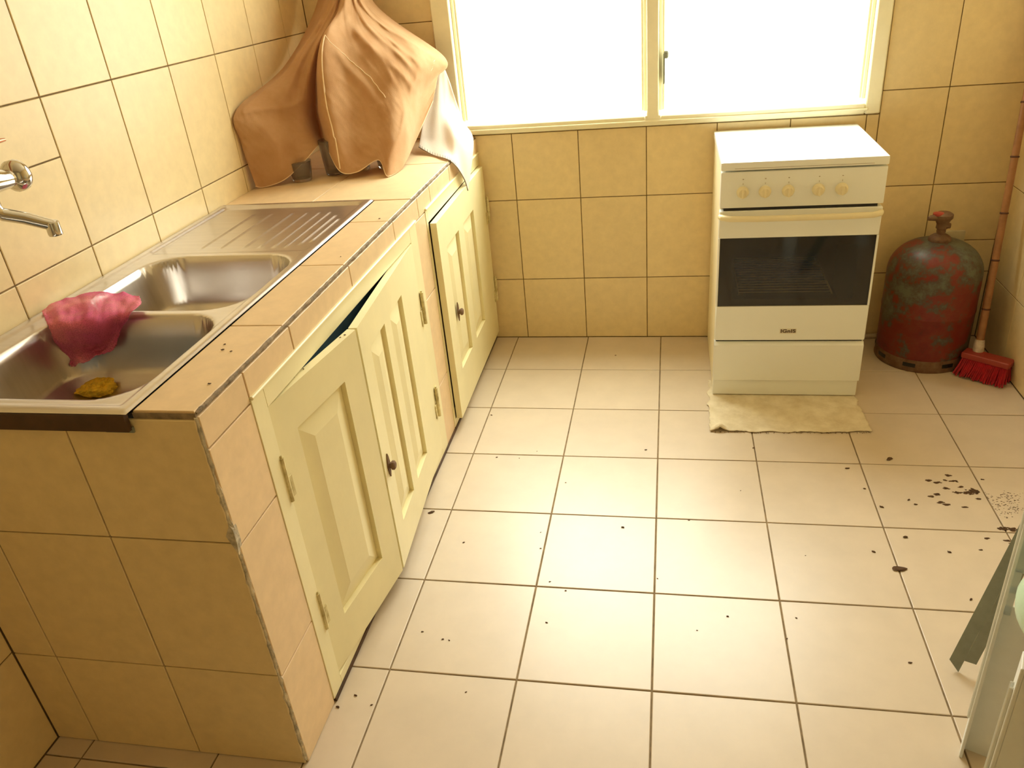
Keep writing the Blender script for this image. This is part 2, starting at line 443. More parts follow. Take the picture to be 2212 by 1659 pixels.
for (a0, a1) in ((WX0 + .004, MXc - 0.0215), (MXc + 0.0215, WX1 - .004)):
    for s, x in ((1, a0), (-1, a1)):
        b = BM()
        xa, xb = (x, x + s * 0.012); xa, xb = min(xa, xb), max(xa, xb)
        box(b, xa, xb, YB + 0.012, YB + 0.05, WZ0 + .012, WZ1 - .01, 0.002)
        xc, xd = (x + s * .012, x + s * 0.019); xc, xd = min(xc, xd), max(xc, xd)
        box(b, xc, xd, YB + 0.018, YB + 0.045, WZ0 + .014, WZ1 - .012, 0.001)
        link_mesh('louvre_channel', b, 'window_paint', win)
    pm = None
    for k in range(10):
        zc = WZ0 + 0.072 + k * 0.118
        if pm is None:
            pm = box(BM(), -(a1 - a0) / 2 + .016, (a1 - a0) / 2 - .016, -0.0025, 0.0025, -0.066, 0.066)
            o = link_mesh('pane', pm, 'pane', win); me0 = o.data
        else:
            o = bpy.data.objects.new('pane', me0); COL.objects.link(o); o.parent = win
        o.location = ((a0 + a1) / 2, YB + 0.034, zc); o.rotation_euler = (R(12), 0, 0)
b = box(BM(), 0.004, 0.010, YB - 0.012, YB + 0.014, 0.99, 1.09, 0.001)
box(b, 0.006, 0.022, YB - 0.03, YB - 0.008, 1.075, 1.10, 0.004)
link_mesh('louvre_lever', b, 'rail', win)

# ================================================================ COUNTER
ctr = thing('tiled_counter', 'peach-tiled kitchen counter along the left wall holding the sink', 'counter', (0, 0, 0))
b = BM()
SX1 = -0.8085                     # sink / tile strip border
SY1 = 0.040                       # far end of the sink cut-out
c = 0.004
box(b, XL + .002, XF - c, YN + c, YN + 0.07, 0.0, 0.806)                       # end slab
box(b, XF - 0.07, XF - c, YN + 0.07, -1.006, 0.0, 0.806)                       # end pillar
box(b, XF - 0.07, XF - c, 0.034, 0.136, 0.0, 0.806)                            # pillar between cabinets
box(b, SX1 - .0015, XF - c, YN + c, YB - .002, 0.786, ZC - c)                   # front beam
box(b, XL + .002, SX1 + .002, SY1 + .004, YB - .002, 0.79, ZC - c)             # slab behind sink
box(b, XL + .002, XF - 0.02, 0.06, 0.11, 0.0, 0.80)                            # dividing wall
link_mesh('masonry', b, 'cement', ctr)
b = BM()
box(b, XL + .002, XL + .012, YN + .07, 0.06, 0.03, 0.64); box(b, XL + .012, XF - .03, YN + .07, YN + .08, 0.03, 0.78)
box(b, XL + .012, XF - .03, 0.05, 0.06, 0.03, 0.78); box(b, XL + .012, XF - .035, YN + .08, 0.05, 0.0, 0.03)
box(b, -1.22, -0.80, -1.06, -0.02, 0.62, 0.635)
box(b, -0.742, -0.734, -1.06, 0.03, 0.40, 0.785)
link_mesh('cabinet_interior', b, 'blue', ctr)
# top tiles: front strip, slab behind the sink
SYs = [YN, -0.828, -0.497, -0.168, 0.037]
for a0, a1 in zip(SYs[:-1], SYs[1:]):
    tile('up', SX1 - .001, XF - 0.0035, a0 + (0.004 if a0 == YN else 0), a1, ZC, ctr, 'counter_tile', wob=0.002)
for x0_, x1_ in ((XL, -1.005), (-1.005, XF - 0.0035)):
    for a0, a1 in ((0.042, 0.475), (0.475, YB)):
        tile('up', x0_, x1_, a0, a1, ZC, ctr, 'counter_tile', wob=0.002)
# front faces
for a0, a1 in zip([YN, -1.004, -0.812, -0.481, -0.148, 0.08, 0.215, 0.46, 0.66], [-1.004, -0.812, -0.481, -0.148, 0.08, 0.215, 0.46, 0.66, YB]):
    tile('left', a0 + (0.004 if a0 == YN else 0), a1, 0.776 if a0 != YN else 0.774, ZC - 0.0085, XF, ctr, 'counter_tile', wob=0.002)
for lo, hi in ((0.0, 0.2505), (0.2505, 0.573), (0.573, 0.774)):
    tile('left', YN + .004, -1.003, lo, hi, XF, ctr, 'counter_tile', wob=0.002)
for lo, hi in ((0.0, 0.232), (0.232, 0.533), (0.533, 0.776)):
    tile('left', 0.031, 0.140, lo, hi, XF, ctr, 'counter_tile', wob=0.002)
# end face
EX = [XL, -1.188, -0.9425, XF - 0.004]; EZ = [0.0, 0.2585, 0.5835, 0.832]
for i in range(3):
    for k in range(3):
        tile('back', EX[i], EX[i + 1], EZ[k], EZ[k + 1], YN, ctr, 'wall_tile', wob=0.002)
# rough mortar along the arrises
def ragged(p0, p1, r, n, amp, name, m_, parent, seed=0):
    random.seed(seed); b = BM(); p0 = Vector(p0); p1 = Vector(p1)
    pts = []; rs = []
    for i in range(n + 1):
        p = p0.lerp(p1, i / n) + Vector([random.uniform(-amp, amp) for _ in range(3)])
        pts.append(p); rs.append(r * random.uniform(0.55, 1.35))
    return link_mesh(name, tube(b, pts, rs, 6), m_, parent, smooth=True)
ragged((XF - .0045, YN + .0045, 0.01), (XF - .0045, YN + .0045, ZC - .01), 0.0042, 70, 0.0009, 'corner_mortar', 'caulk', ctr, 3)
ragged((XF - .0035, YN + .008, ZC - .0045), (XF - .0035, YB - .01, ZC - .0045), 0.0034, 160, 0.0006, 'edge_mortar', 'cement', ctr, 4)
b = BM(); prism(b, [(XF - 0.016, 0.600), (XF - .003, 0.625), (XF + .0012, 0.615), (XF + .0012, 0.585), (XF - .002, 0.56)], 'Y', YN - .0012, YN + 0.012)
link_mesh('mortar_patch', b, 'caulk', ctr)
mbox('plinth_grime', 'brown_trim_and_reflection', (XF - 0.004, XF + 0.004, -1.0, YB - .004, 0.0, 0.011), ctr, 0.003)

# ---------------------------------------------------------------- cabinet doors and frames
def panel_door(width, panels, ztop, zbot, sgn, thick=0.020):
    """door leaf in its own frame: x outward (outer face at 0), y = sgn*distance from the hinge, z up.
       panels: (u0,u1,v0,v1). Returns bmesh of stiles and rails, list of panel bmeshes"""
    b = BM()
    us = [0.0]
    for p in panels: us += [p[0], p[1]]
    us.append(width)
    def bx(u0, u1, v0, v1):
        y0, y1 = sorted((sgn * u0, sgn * u1)); box(b, -thick, 0, y0, y1, v0, v1)
    for i in range(0, len(us), 2): bx(us[i], us[i + 1], zbot, ztop)
    for p in panels:
        bx(p[0], p[1], zbot, p[2]); bx(p[0], p[1], p[3], ztop)
    bmesh.ops.remove_doubles(b, verts=b.verts, dist=1e-5)
    pb = []
    for (u0, u1, v0, v1) in panels:
        q = BM(); bev = 0.048
        def ring(k, x): return [q.verts.new((x, sgn * (u0 + k if s < 0 else u1 - k), (v0 + k if t < 0 else v1 - k))) for s, t in ((-1, -1), (1, -1), (1, 1), (-1, 1))]
        rr = [ring(0, -0.016), ring(0.0, -0.013), ring(0.003, -0.012), ring(bev, -0.002), ring(bev + .002, -0.0015)]
        for A, B_ in zip(rr[:-1], rr[1:]):
            for i in range(4): q.faces.new((A[i], A[(i + 1) % 4], B_[(i + 1) % 4], B_[i]))
        q.faces.new(rr[-1]); q.faces.new(rr[0][::-1])
        pb.append(q)
    return b, pb
def hinge(z, sgn, parent, h=0.10):
    b = tube(BM(), [(0.006, sgn * -0.003, z - h / 2), (0.006, sgn * -0.003, z + h / 2)], 0.0055, 8)
    box(b, 0.0, 0.003, *sorted((sgn * -0.004, sgn * 0.020)), z - h / 2, z - 0.002, 0.001)
    box(b, 0.0, 0.003, *sorted((sgn * -0.026, sgn * -0.004)), z + 0.002, z + h / 2, 0.001)
    tube(b, [(0.006, sgn * -0.003, z + h / 2), (0.006, sgn * -0.003, z + h / 2 + .006)], 0.003, 6)
    return link_mesh('hinge', b, 'paint_old', parent)
def catch(y, z, parent, x=0.0):
    b = BM(); prism(b, [(y - .011, z), (y - .006, z + .022), (y, z + .034), (y + .006, z + .022), (y + .011, z), (y + .006, z - .022), (y, z - .034), (y - .006, z - .022)], 'X', x, x + 0.003)
    lathe(b, [(0.008, 0), (0.008, 0.006), (0.012, 0.008), (0.012, 0.014), (0.008, 0.017)], 12, (x + .002, y, z), 'X')
    return link_mesh('handle', b, 'rust', parent)
def cabinet(name, label, y0, y1, oy0, oy1, oz0, oz1):
    t = thing(name, label, 'cabinet', (XF, (y0 + y1) / 2, 0), 0)
    b = BM(); yc = (y0 + y1) / 2
    box(b, -0.022, 0.0015, y0 - yc, oy0 - yc, 0.012, 0.785, 0.001); box(b, -0.022, 0.0015, oy1 - yc, y1 - yc, 0.012, 0.785, 0.001)
    box(b, -0.022, 0.0015, oy0 - yc, oy1 - yc, oz1, 0.785, 0.001); box(b, -0.022, 0.0015, oy0 - yc, oy1 - yc, 0.012, oz0, 0.001)
    link_mesh('frame', b, 'paint', t)
    # thin bead round the outside of the frame
    b = BM(); box(b, -0.002, 0.006, y0 - yc, y1 - yc, 0.779, 0.786, 0.002)
    link_mesh('frame_bead', b, 'paint', t)
    return t, yc
def leaf(t, yc, hy, width, panels, sgn, ang, hz, cz, hx=0.003, ztop=0.735, zbot=0.040):
    b, pb = panel_door(width, panels, ztop, zbot, sgn)
    dr = link_mesh('door', b, 'paint', t)
    dr.location = (hx, hy - yc, 0); dr.rotation_euler = (0, 0, ang)
    for q in pb: link_mesh('panel', q, 'paint', dr)
    for z in hz: hinge(z, sgn, dr)
    if cz: catch(sgn * cz[0], cz[1], dr)
    return dr
t1, yc = cabinet('sink_cabinet', 'pale yellow cabinet under the sink, both doors ajar', -1.004, 0.032, -0.957, -0.030, 0.036, 0.738)
leaf(t1, yc, -0.957, 0.349, [(0.075, 0.268, 0.150, 0.648)], 1, R(-8.0), (0.578, 0.235), None, hx=-0.004)
leaf(t1, yc, -0.032, 0.572, [(0.185, 0.318, 0.145, 0.655), (0.372, 0.505, 0.145, 0.655)], -1, R(4.2), (0.535, 0.212), (0.540, 0.345))
t2, yc2 = cabinet('corner_cabinet', 'pale yellow cabinet in the corner below the window, door nearly shut', 0.140, YB - .002, 0.158, 0.876, 0.036, 0.738)
leaf(t2, yc2, 0.874, 0.716, [(0.222, 0.388, 0.190, 0.632), (0.462, 0.632, 0.190, 0.632)], -1, R(0.6), (0.560, 0.230), (0.600, 0.391), hx=0.018)

# ================================================================ SINK
def sdr(x, y, cx, cy, hx, hy, r):
    dx = abs(x - cx) - (hx - r); dy = abs(y - cy) - (hy - r)
    return math.hypot(max(dx, 0), max(dy, 0)) + min(max(dx, dy), 0) - r
def smooth(a, b_, x):
    t = max(0, min(1, (x - a) / (b_ - a))); return t * t * (3 - 2 * t)
BO1 = (-1.030, -0.586, 0.192, 0.163, 0.085); BO2 = (-1.030, -0.950, 0.192, 0.169, 0.085)
GX = [-1.142, -1.087, -1.022, -0.978, -0.940, -0.908, -0.878, -0.856]
def sink_z(x, y):
    z = ZC + 0.002
    # raised outer rim
    do = sdr(x, y, (XL + SX1) / 2, (-1.168 + SY1) / 2, (SX1 - XL) / 2, (SY1 + 1.168) / 2, 0.010)
    z += 0.004 * (1 - smooth(0.018, 0.030, -do)) - 0.004 * (1 - smooth(0, 0.008, -do))
    for k, B_ in enumerate((BO1, BO2)):
        d_ = sdr(x, y, *B_)
        if d_ < 0.012:
            z -= 0.003 * (1 - smooth(-0.004, 0.012, d_)) 
        if d_ < 0:
            q = -d_
            if q < 0.016: dz = 0.120 * smooth(-0.002, 0.018, q) if q < 0 else 0.112 * (q / 0.016) ** 0.75
            elif q < 0.075: dz = 0.112 + 0.040 * math.sin((q - 0.016) / 0.059 * pi / 2)
            else: dz = 0.152
            dd = math.hypot(x - B_[0], y - B_[1])
            if dd < 0.045: dz += 0.004 * (1 - smooth(0.03, 0.045, dd))
            z -= dz
    if y > -0.405:
        dp = sdr(x, y, (-1.268 - 0.832) / 2, (-0.395 + 0.010) / 2, 0.218, 0.2025, 0.02)
        z -= 0.004 * smooth(0.0, 0.010, -dp)
        for k, gx in enumerate(GX):
            lo, hi = (-0.362, -0.050) if k < 6 else ((-0.345, -0.085) if k == 6 else (-0.325, -0.12))
            g = abs(x - gx)
            if g < 0.006: z += 0.0030 * (1 - smooth(0.0008, 0.006, g)) * smooth(lo, lo + .02, y) * (1 - smooth(hi - .02, hi, y))
    return z
snk = thing('steel_sink', 'double-bowl stainless steel sink with ribbed drainboard set in the counter', 'sink', ((XL + SX1) / 2, -0.56, ZC))
ox, oy, oz = snk.location
b = BM()
xs = [XL + 0.001 + i * (SX1 - XL - 0.001) / 150 for i in range(151)]
ys = [-1.168 + j * (SY1 + 1.168) / 250 for j in range(251)]
G = [[b.verts.new((x - ox, y - oy, sink_z(x, y) - oz)) for x in xs] for y in ys]
for j in range(len(ys) - 1):
    for i in range(len(xs) - 1):
        b.faces.new((G[j][i], G[j][i + 1], G[j + 1][i + 1], G[j + 1][i]))
sb = link_mesh('basin_sheet', b, 'steel', snk, smooth=False)
for p in sb.data.polygons: p.use_smooth = True
if sb.data.polygons[0].normal.z < 0: sb.data.flip_normals()
mbox('front_skirt', 'brown_trim_and_reflection', (XL + .002 - ox, SX1 - .004 - ox, -1.170 - oy, -1.160 - oy, -0.030, 0.0008), snk, 0.001)  # brown colour stands in for dark surroundings reflected in the steel lip
mbox('skirt_bracket', 'rail', (-0.862 - ox, SX1 - .002 - ox, -1.162 - oy, -1.158 - oy, -0.036, -0.026), snk, 0.001)
for B_ in (BO1, BO2):
    b = lathe(BM(), [(0.002, 0.001), (0.020, 0.001), (0.024, 0.003), (0.034, 0.003), (0.036, 0.0)], 24, (B_[0] - ox, B_[1] - oy, -0.155))
    for k in range(6):
        a = k * pi / 3; lathe(b, [(0.0035, 0.0012), (0.0035, 0.0018)], 8, (B_[0] - ox + .012 * math.cos(a), B_[1] - oy + .012 * math.sin(a), -0.155))
    link_mesh('drain', b, 'chrome', snk, smooth=True)

# pink net cloth hanging over the divider between the bowls
PINK = [
  [(-1.270,-0.774,0.857),(-1.265,-0.706,0.857),(-1.214,-0.674,0.857),(-1.145,-0.682,0.857),(-1.088,-0.699,0.857)],
  [(-1.224,-0.820,0.860),(-1.189,-0.787,0.866),(-1.157,-0.749,0.866),(-1.111,-0.736,0.864),(-1.043,-0.758,0.862)],
  [(-1.185,-0.859,0.860),(-1.135,-0.857,0.864),(-1.095,-0.836,0.864),(-1.067,-0.809,0.862),(-1.036,-0.805,0.860)],
  [(-1.203,-0.840,0.820),(-1.153,-0.850,0.825),(-1.107,-0.840,0.825),(-1.095,-0.807,0.820),(-1.075,-0.798,0.830)],
  [(-1.205,-0.824,0.775),(-1.180,-0.823,0.780),(-1.152,-0.805,0.780),(-1.116,-0.800,0.790),(-1.085,-0.798,0.809)],
  [(-1.195,-0.832,0.755),(-1.172,-0.830,0.760),(-1.142,-0.820,0.771),(-1.113,-0.810,0.779),(-1.097,-0.804,0.790)]]
def pdisp(s, t, p):
    n_ = noise.noise(Vector((s * 7, t * 4, 1.3))); n2 = noise.noise(Vector((s * 17, t * 9, 5.3)))
    e = max(0, abs(s - .5) * 2 - .8) * 5 + max(0, abs(t - .5) * 2 - .8) * 5
    n3 = noise.noise(Vector((s * 30, t * 30, 9)))
    return Vector((n3 * .003 * e, -0.005 * n_ * (t > .35), 0.005 * n_ + 0.003 * n2 + .002 * e * n3))
def pclamp(p):
    zs = sink_z(p.x, p.y) + 0.003
    p = Vector((max(p.x, XL + .003), p.y, p.z))
    if p.y > -0.784 and p.y < -0.745 and p.z < ZC + .006: p.z = ZC + .006
    if p.z < zs and p.y > -0.78: p.z = zs
    return p
b, G = sheet(PINK, 48, 60, pdisp, pclamp)
o = link_mesh('net_cloth', b, 'net', smooth=True)
md = o.modifiers.new('s', 'SOLIDIFY'); md.thickness = 0.0012
tag(o, 'pink net cloth draped over the divider between the sink bowls', 'cloth')
# yellow scrubber in the near bowl
b = bmesh.new(); bmesh.ops.create_icosphere(b, subdivisions=5, radius=1.0)
for v in b.verts:
    c0 = v.co.copy()
    r_ = 1 + 0.30 * noise.noise(c0 * 1.7 + Vector((3, 1, 2))) + 0.16 * noise.noise(c0 * 5) + 0.05 * noise.noise(c0 * 14)
    v.co = Vector((c0.x * 0.036 * r_, c0.y * 0.024 * r_, c0.z * 0.018 * r_ * (1 + .5 * c0.x)))
o = link_mesh('scrubber', b, 'yellow', smooth=True); o.location = (-1.148, -0.842, 0.710); o.rotation_euler = (0, 0, R(25))
tag(o, 'crumpled yellow scrubber lying in the near sink bowl', 'scrubber')

# ================================================================ TAP
tp = thing('wall_tap', 'chrome mixer tap with swivel spout on the tiled left wall', 'tap', (XL, -0.86, 1.14))
def off(p, o_): return tuple(a - b_ for a, b_ in zip(p, o_))
TL = tp.location
b = tube(BM(), [(0.075, -0.075, 0), (0.075, -0.05, 0), (0.075, -0.02, 0.004), (0.075, 0.02, 0.004), (0.075, 0.05, 0), (0.075, 0.068, -0.002)], [0.017, 0.020, 0.024, 0.024, 0.020, 0.018], 20)
link_mesh('body', b, 'chrome', tp, smooth=True)
for s in (-1, 1):
    b = lathe(BM(), [(0.030, 0.002), (0.030, 0.006), (0.016, 0.014), (0.012, 0.060), (0.014, 0.075)], 20, (0, s * 0.045, 0), 'X')
    link_mesh('wall_flange', b, 'chrome', tp, smooth=True)
    b = lathe(BM(), [(0.014, 0.0), (0.016, 0.010), (0.024, 0.014), (0.030, 0.022), (0.030, 0.034), (0.026, 0.040), (0.010, 0.043)] if s > 0 else [(0.014, 0.0), (0.016, -0.010), (0.024, -0.014), (0.030, -0.022), (0.030, -0.034), (0.026, -0.040), (0.010, -0.043)], 20, (0.075, s * 0.066, -0.002), 'Y')
    link_mesh('knob', b, 'chrome', tp, smooth=True)
b = lathe(BM(), [(0.010, 0.0), (0.013, 0.002), (0.013, 0.028), (0.011, 0.034)], 16, (0.075, 0.015, -0.052)); tube(b, [(0.075, 0.015, -0.025), (0.075, 0.015, -0.01)], 0.014, 16)
link_mesh('swivel_joint', b, 'chrome', tp, smooth=True)
p0 = Vector((0.075, 0.015, -0.050)); p1 = Vector((-1.150, -0.793, 1.046)) - Vector(TL)
pts = [p0 + Vector((0, 0, 0.012)), p0 + (p1 - p0) * 0.03, p0 + (p1 - p0) * 0.12 + Vector((0, 0, -.002)), p0.lerp(p1, .5) + Vector((0, 0, .001)), p0.lerp(p1, .85), p1]
b = tube(BM(), pts, [0.0120, 0.0132, 0.0125, 0.0120, 0.0112, 0.0108], 18)
link_mesh('spout', b, 'chrome', tp, smooth=True)
b = lathe(BM(), [(0.011, 0.012), (0.013, 0.010), (0.0135, -0.012), (0.0125, -0.016), (0.009, -0.016)], 6 * 3, (p1.x, p1.y, p1.z - .004))
link_mesh('aerator', b, 'chrome', tp, smooth=True)
b = tube(BM(), [(0.075, 0.0, 0.02), (0.070, 0.02, 0.05), (0.060, 0.095, 0.063), (0.058, 0.118, 0.062)], [0.008, 0.006, 0.005, 0.003], 10)
link_mesh('lever', b, 'copper', tp, smooth=True)

# ================================================================ DRAPED CLOTHS AND GLASSES
BROWN = [
  [(-1.128,0.820,1.562),(-1.117,0.820,1.561),(-1.105,0.820,1.560),(-1.094,0.820,1.559),(-1.083,0.820,1.558),(-1.071,0.820,1.557),(-1.060,0.820,1.556),(-1.049,0.820,1.555),(-1.037,0.820,1.554),(-1.026,0.820,1.553),(-1.015,0.820,1.552),(-1.004,0.820,1.551),(-0.992,0.820,1.550),(-0.981,0.820,1.549)],
  [(-1.210,0.860,1.353),(-1.165,0.800,1.353),(-1.128,0.760,1.353),(-1.103,0.740,1.352),(-1.086,0.730,1.351),(-1.081,0.740,1.350),(-1.058,0.700,1.351),(-1.037,0.680,1.350),(-1.025,0.700,1.348),(-1.016,0.720,1.346),(-1.007,0.730,1.345),(-1.002,0.750,1.343),(-1.000,0.780,1.342),(-0.997,0.820,1.339)],
  [(-1.274,0.625,1.170),(-1.236,0.590,1.175),(-1.178,0.550,1.202),(-1.143,0.540,1.207),(-1.117,0.530,1.214),(-1.108,0.550,1.218),(-1.069,0.480,1.237),(-1.038,0.440,1.245),(-0.999,0.500,1.223),(-0.931,0.520,1.202),(-0.872,0.550,1.188),(-0.827,0.600,1.172),(-0.794,0.680,1.164),(-0.758,0.800,1.142)],
  [(-1.281,0.240,1.087),(-1.246,0.270,1.084),(-1.197,0.310,1.074),(-1.163,0.370,1.062),(-1.138,0.420,1.059),(-1.146,0.520,1.050),(-1.087,0.420,1.071),(-1.033,0.360,1.098),(-0.974,0.420,1.078),(-0.905,0.440,1.064),(-0.849,0.460,1.057),(-0.824,0.550,1.041),(-0.812,0.660,1.038),(-0.783,0.780,1.080)],
  [(-1.282,0.225,0.991),(-1.256,0.225,0.989),(-1.184,0.250,0.980),(-1.153,0.320,0.978),(-1.124,0.380,0.986),(-1.150,0.520,0.975),(-1.072,0.380,0.990),(-1.016,0.325,0.984),(-0.967,0.360,0.960),(-0.902,0.390,0.965),(-0.842,0.380,0.949),(-0.823,0.480,0.943),(-0.823,0.620,0.969),(-0.791,0.760,1.044)],
  [(-1.269,0.220,0.857),(-1.250,0.238,0.849),(-1.188,0.265,0.863),(-1.134,0.310,0.903),(-1.097,0.370,0.945),(-1.141,0.500,0.932),(-1.065,0.365,0.930),(-1.008,0.300,0.873),(-0.957,0.315,0.865),(-0.892,0.350,0.892),(-0.854,0.305,0.849),(-0.836,0.400,0.851),(-0.833,0.560,0.896),(-0.794,0.720,1.007)]]
def crease(x, sharp=6.0):
    return math.exp(-abs(x) * sharp)
FOLDS = [  # (s0,t0,s1,t1,width,height): creases across the cloth
  (0.50,0.16,0.93,0.62,0.020,0.016), (0.55,0.05,0.88,0.50,0.016,0.014), (0.62,0.05,0.97,0.42,0.014,0.012),
  (0.52,0.30,0.70,0.62,0.020,0.014), (0.66,0.30,0.80,0.58,0.016,0.012), (0.70,0.22,0.92,0.48,0.012,0.010),
  (0.30,0.10,0.16,0.62,0.024,0.014), (0.40,0.15,0.30,0.60,0.018,0.014), (0.20,0.25,0.05,0.60,0.020,0.012),
  (0.06,0.62,0.34,0.56,0.020,0.014), (0.80,0.50,0.86,0.98,0.016,0.010), (0.90,0.35,0.76,0.95,0.012,0.009)]
def bdisp(s, t, p):
    amp = min(1.0, 0.3 + 1.6 * math.sin(pi * min(1, max(0, t))))
    wn = 0.02 * noise.noise(Vector((s * 11, t * 8, 2.2)))
    k = noise.noise(Vector((s * 9 + t * 2.2, t * 1.7, 0.4)))
    rd = 1 - 2 * abs(noise.noise(Vector((s * 14 - t * 9.0, t * 4.1 + s * 3, 7.7))))
    r2 = 1 - 2 * abs(noise.noise(Vector((s * 34 - t * 16.0, t * 11, 3.1))))
    d = (0.012 * k + 0.006 * max(0, rd) ** 3 * (0.35 + 0.65 * noise.noise(Vector((s * 3, t * 3, 4)))) + 0.0012 * max(0, r2) ** 2)
    for (s0, t0, s1, t1, w_, h_) in FOLDS:
        dx, dy = s1 - s0, t1 - t0; L2 = dx * dx + dy * dy
        f = ((s - s0) * dx + (t - t0) * dy) / L2
        fc = max(0, min(1, f))
        ds = s + wn - (s0 + fc * dx); dt = t + wn - (t0 + fc * dy)
        dist = math.hypot(ds, dt * 1.2)
        d += h_ * math.exp(-(dist / w_) ** 1.4) * math.sin(pi * (0.12 + 0.76 * fc))
    d *= amp
    return Vector((0.15 * d, -d, 0.35 * d))
def bclamp(p): return Vector((max(p.x, XL + .004), min(p.y, 0.872), max(p.z, ZC + .003)))
b, G = sheet(BROWN, 170, 130, bdisp, bclamp)
GC = [[v_.co.copy() for v_ in r_] for r_ in G]
hemp = [v.co.copy() for v in G[-1]]
o = link_mesh('brown_cloth', b, 'brown_cloth', smooth=False)
for p in o.data.polygons: p.use_smooth = True
md = o.modifiers.new('s', 'SOLIDIFY'); md.thickness = 0.0016
tag(o, 'large brown cloth draped over dishes in the corner of the counter', 'cloth')
SG = [[v_.copy() for v_ in r_] for r_ in GC]
def seam_and_lit_fold(path, r, name):
    # resample finely along the surface
    fine = []
    for (a_, b_) in zip(path[:-1], path[1:]):
        n_ = max(2, int(math.hypot(a_[0] - b_[0], a_[1] - b_[1]) * 90))
        for q in range(n_):
            f = q / n_; s = a_[0] + (b_[0] - a_[0]) * f; t = a_[1] + (b_[1] - a_[1]) * f
            fine.append(SG[int(round(t * 130))][int(round(s * 170))] + Vector((0.0, -0.0020, 0.001)))
    return link_mesh(name, tube(BM(), fine, r, 6), 'hem', o, smooth=True)
seam_and_lit_fold([(0.535, 0.38), (0.535, 0.60), (0.538, 0.80), (0.540, 0.985)], 0.0022, 'seam_and_lit_fold')
seam_and_lit_fold([(0.535, 0.38), (0.60, 0.42), (0.68, 0.50), (0.74, 0.60)], 0.0016, 'seam_and_lit_fold')  # pale tube painting the light along a fold, no stitching here
seam_and_lit_fold([(0.95, 0.42), (0.90, 0.62), (0.86, 0.80), (0.80, 0.97)], 0.0014, 'loose_thread')
o2 = link_mesh('hem', tube(BM(), [h + Vector((0, -.0012, 0)) for h in hemp], 0.0015, 6), 'hem', o, smooth=True)
WHITE = [
  [(-0.798,0.800,1.101),(-0.788,0.810,1.107),(-0.777,0.820,1.113),(-0.768,0.830,1.095),(-0.759,0.840,1.054),(-0.752,0.845,1.013)],
  [(-0.834,0.740,0.971),(-0.810,0.760,0.974),(-0.786,0.780,0.969),(-0.762,0.800,0.956),(-0.743,0.820,0.935),(-0.724,0.840,0.911)],
  [(-0.846,0.680,0.895),(-0.798,0.670,0.886),(-0.750,0.660,0.878),(-0.700,0.610,0.890),(-0.672,0.640,0.872),(-0.670,0.744,0.857)],
  [(-0.840,0.630,0.868),(-0.779,0.580,0.850),(-0.707,0.500,0.850),(-0.676,0.502,0.821),(-0.676,0.576,0.761),(-0.676,0.604,0.716)]]
def wdisp(s, t, p):
    k = noise.noise(Vector((s * 6, t * 2, 2.4))); return Vector((0.006 * k, -0.010 * k, 0.0)) * min(1, t * 2)
def wclamp(p):
    z = max(p.z, ZC + .003) if p.x < XF + .002 else p.z
    return Vector((p.x, min(p.y, 0.870), z))
b, G = sheet(WHITE, 60, 60, wdisp, wclamp)
hemp = [v.co.copy() for v in G[-1]]; side = [r[-1].co.copy() for r in G[30:]]
o = link_mesh('white_cloth', b, 'white_cloth', smooth=False)
for p in o.data.polygons: p.use_smooth = True
md = o.modifiers.new('s', 'SOLIDIFY'); md.thickness = 0.0018
tag(o, 'white cloth with dark blanket-stitched edge hanging off the counter corner', 'cloth')
b = tube(BM(), hemp, 0.0014, 6); tube(b, side, 0.0014, 6)
for i in range(2, 58, 2):
    q = hemp[i]; tube(b, [q, q + Vector((-0.001, 0.004, 0.010))], 0.0006, 4)
link_mesh('blanket_stitch', b, 'stitch', o)
def glass_at(x, y, r, h, label, rot=0):
    t = thing('drinking_glass', label, 'glass', (x, y, ZC), rot, 'dark glasses under the brown cloth')
    b = lathe(BM(), [(r * .72, 0.0), (r * .82, 0.004), (r * .9, h * .4), (r, h * .95), (r, h), (r - .002, h), (r * .88, h * .4), (r * .75, 0.010), (0.003, 0.009)], 28)
    link_mesh('bowl', b, 'jar', t, smooth=True)
    link_mesh('rim', lathe(BM(), [(r - .0022, h - .001), (r + .0004, h - .001), (r + .0006, h + .0012), (r - .0016, h + .0014)], 28), 'jar', t, smooth=True)
glass_at(-1.058, 0.385, 0.042, 0.112, 'dark glass with a bright glint peeking out below the brown cloth')
glass_at(-1.150, 0.315, 0.038, 0.062, 'low dark glass under the left flap of the brown cloth')
glass_at(-0.985, 0.430, 0.034, 0.100, 'dark glass behind the dangling middle fold of brown cloth')
glass_at(-0.905, 0.450, 0.034, 0.085, 'dark glass in shadow under the lifted right hem of the cloth')

# ================================================================ STOVE
stv = thing('gas_stove', 'white enamel gas stove with dark oven window under the window', 'stove', (0.425, 0.645, 0))
sx, sy = 0.425, 0.645
def sbox(name, m_, x0, x1, y0, y1, z0_, z1_, bev=0.003, parent=stv):
    return mbox(name, m_, (x0 - sx, x1 - sx, y0 - sy, y1 - sy, z0_, z1_), parent, bev)
SXa, SXb, SYf, SYb = 0.1845, 0.6655, 0.4035, 0.880
b = BM()
for x0_, x1_ in ((SXa + .002, SXa + .012), (SXb - .012, SXb - .002)): box(b, x0_ - sx, x1_ - sx, SYf + .030 - sy, SYb - sy, 0.005, 0.790, 0.003)
box(b, SXa + .012 - sx, SXb - .012 - sx, SYb - .012 - sy, SYb - sy, 0.005, 0.79)
box(b, SXa + .012 - sx, SXb - .012 - sx, SYf + .03 - sy, SYb - .012 - sy, 0.215, 0.225)
box(b, SXa + .012 - sx, SXb - .012 - sx, SYf + .03 - sy, SYb - .012 - sy, 0.66, 0.67)
link_mesh('body', b, 'enamel_side', stv, smooth=True)
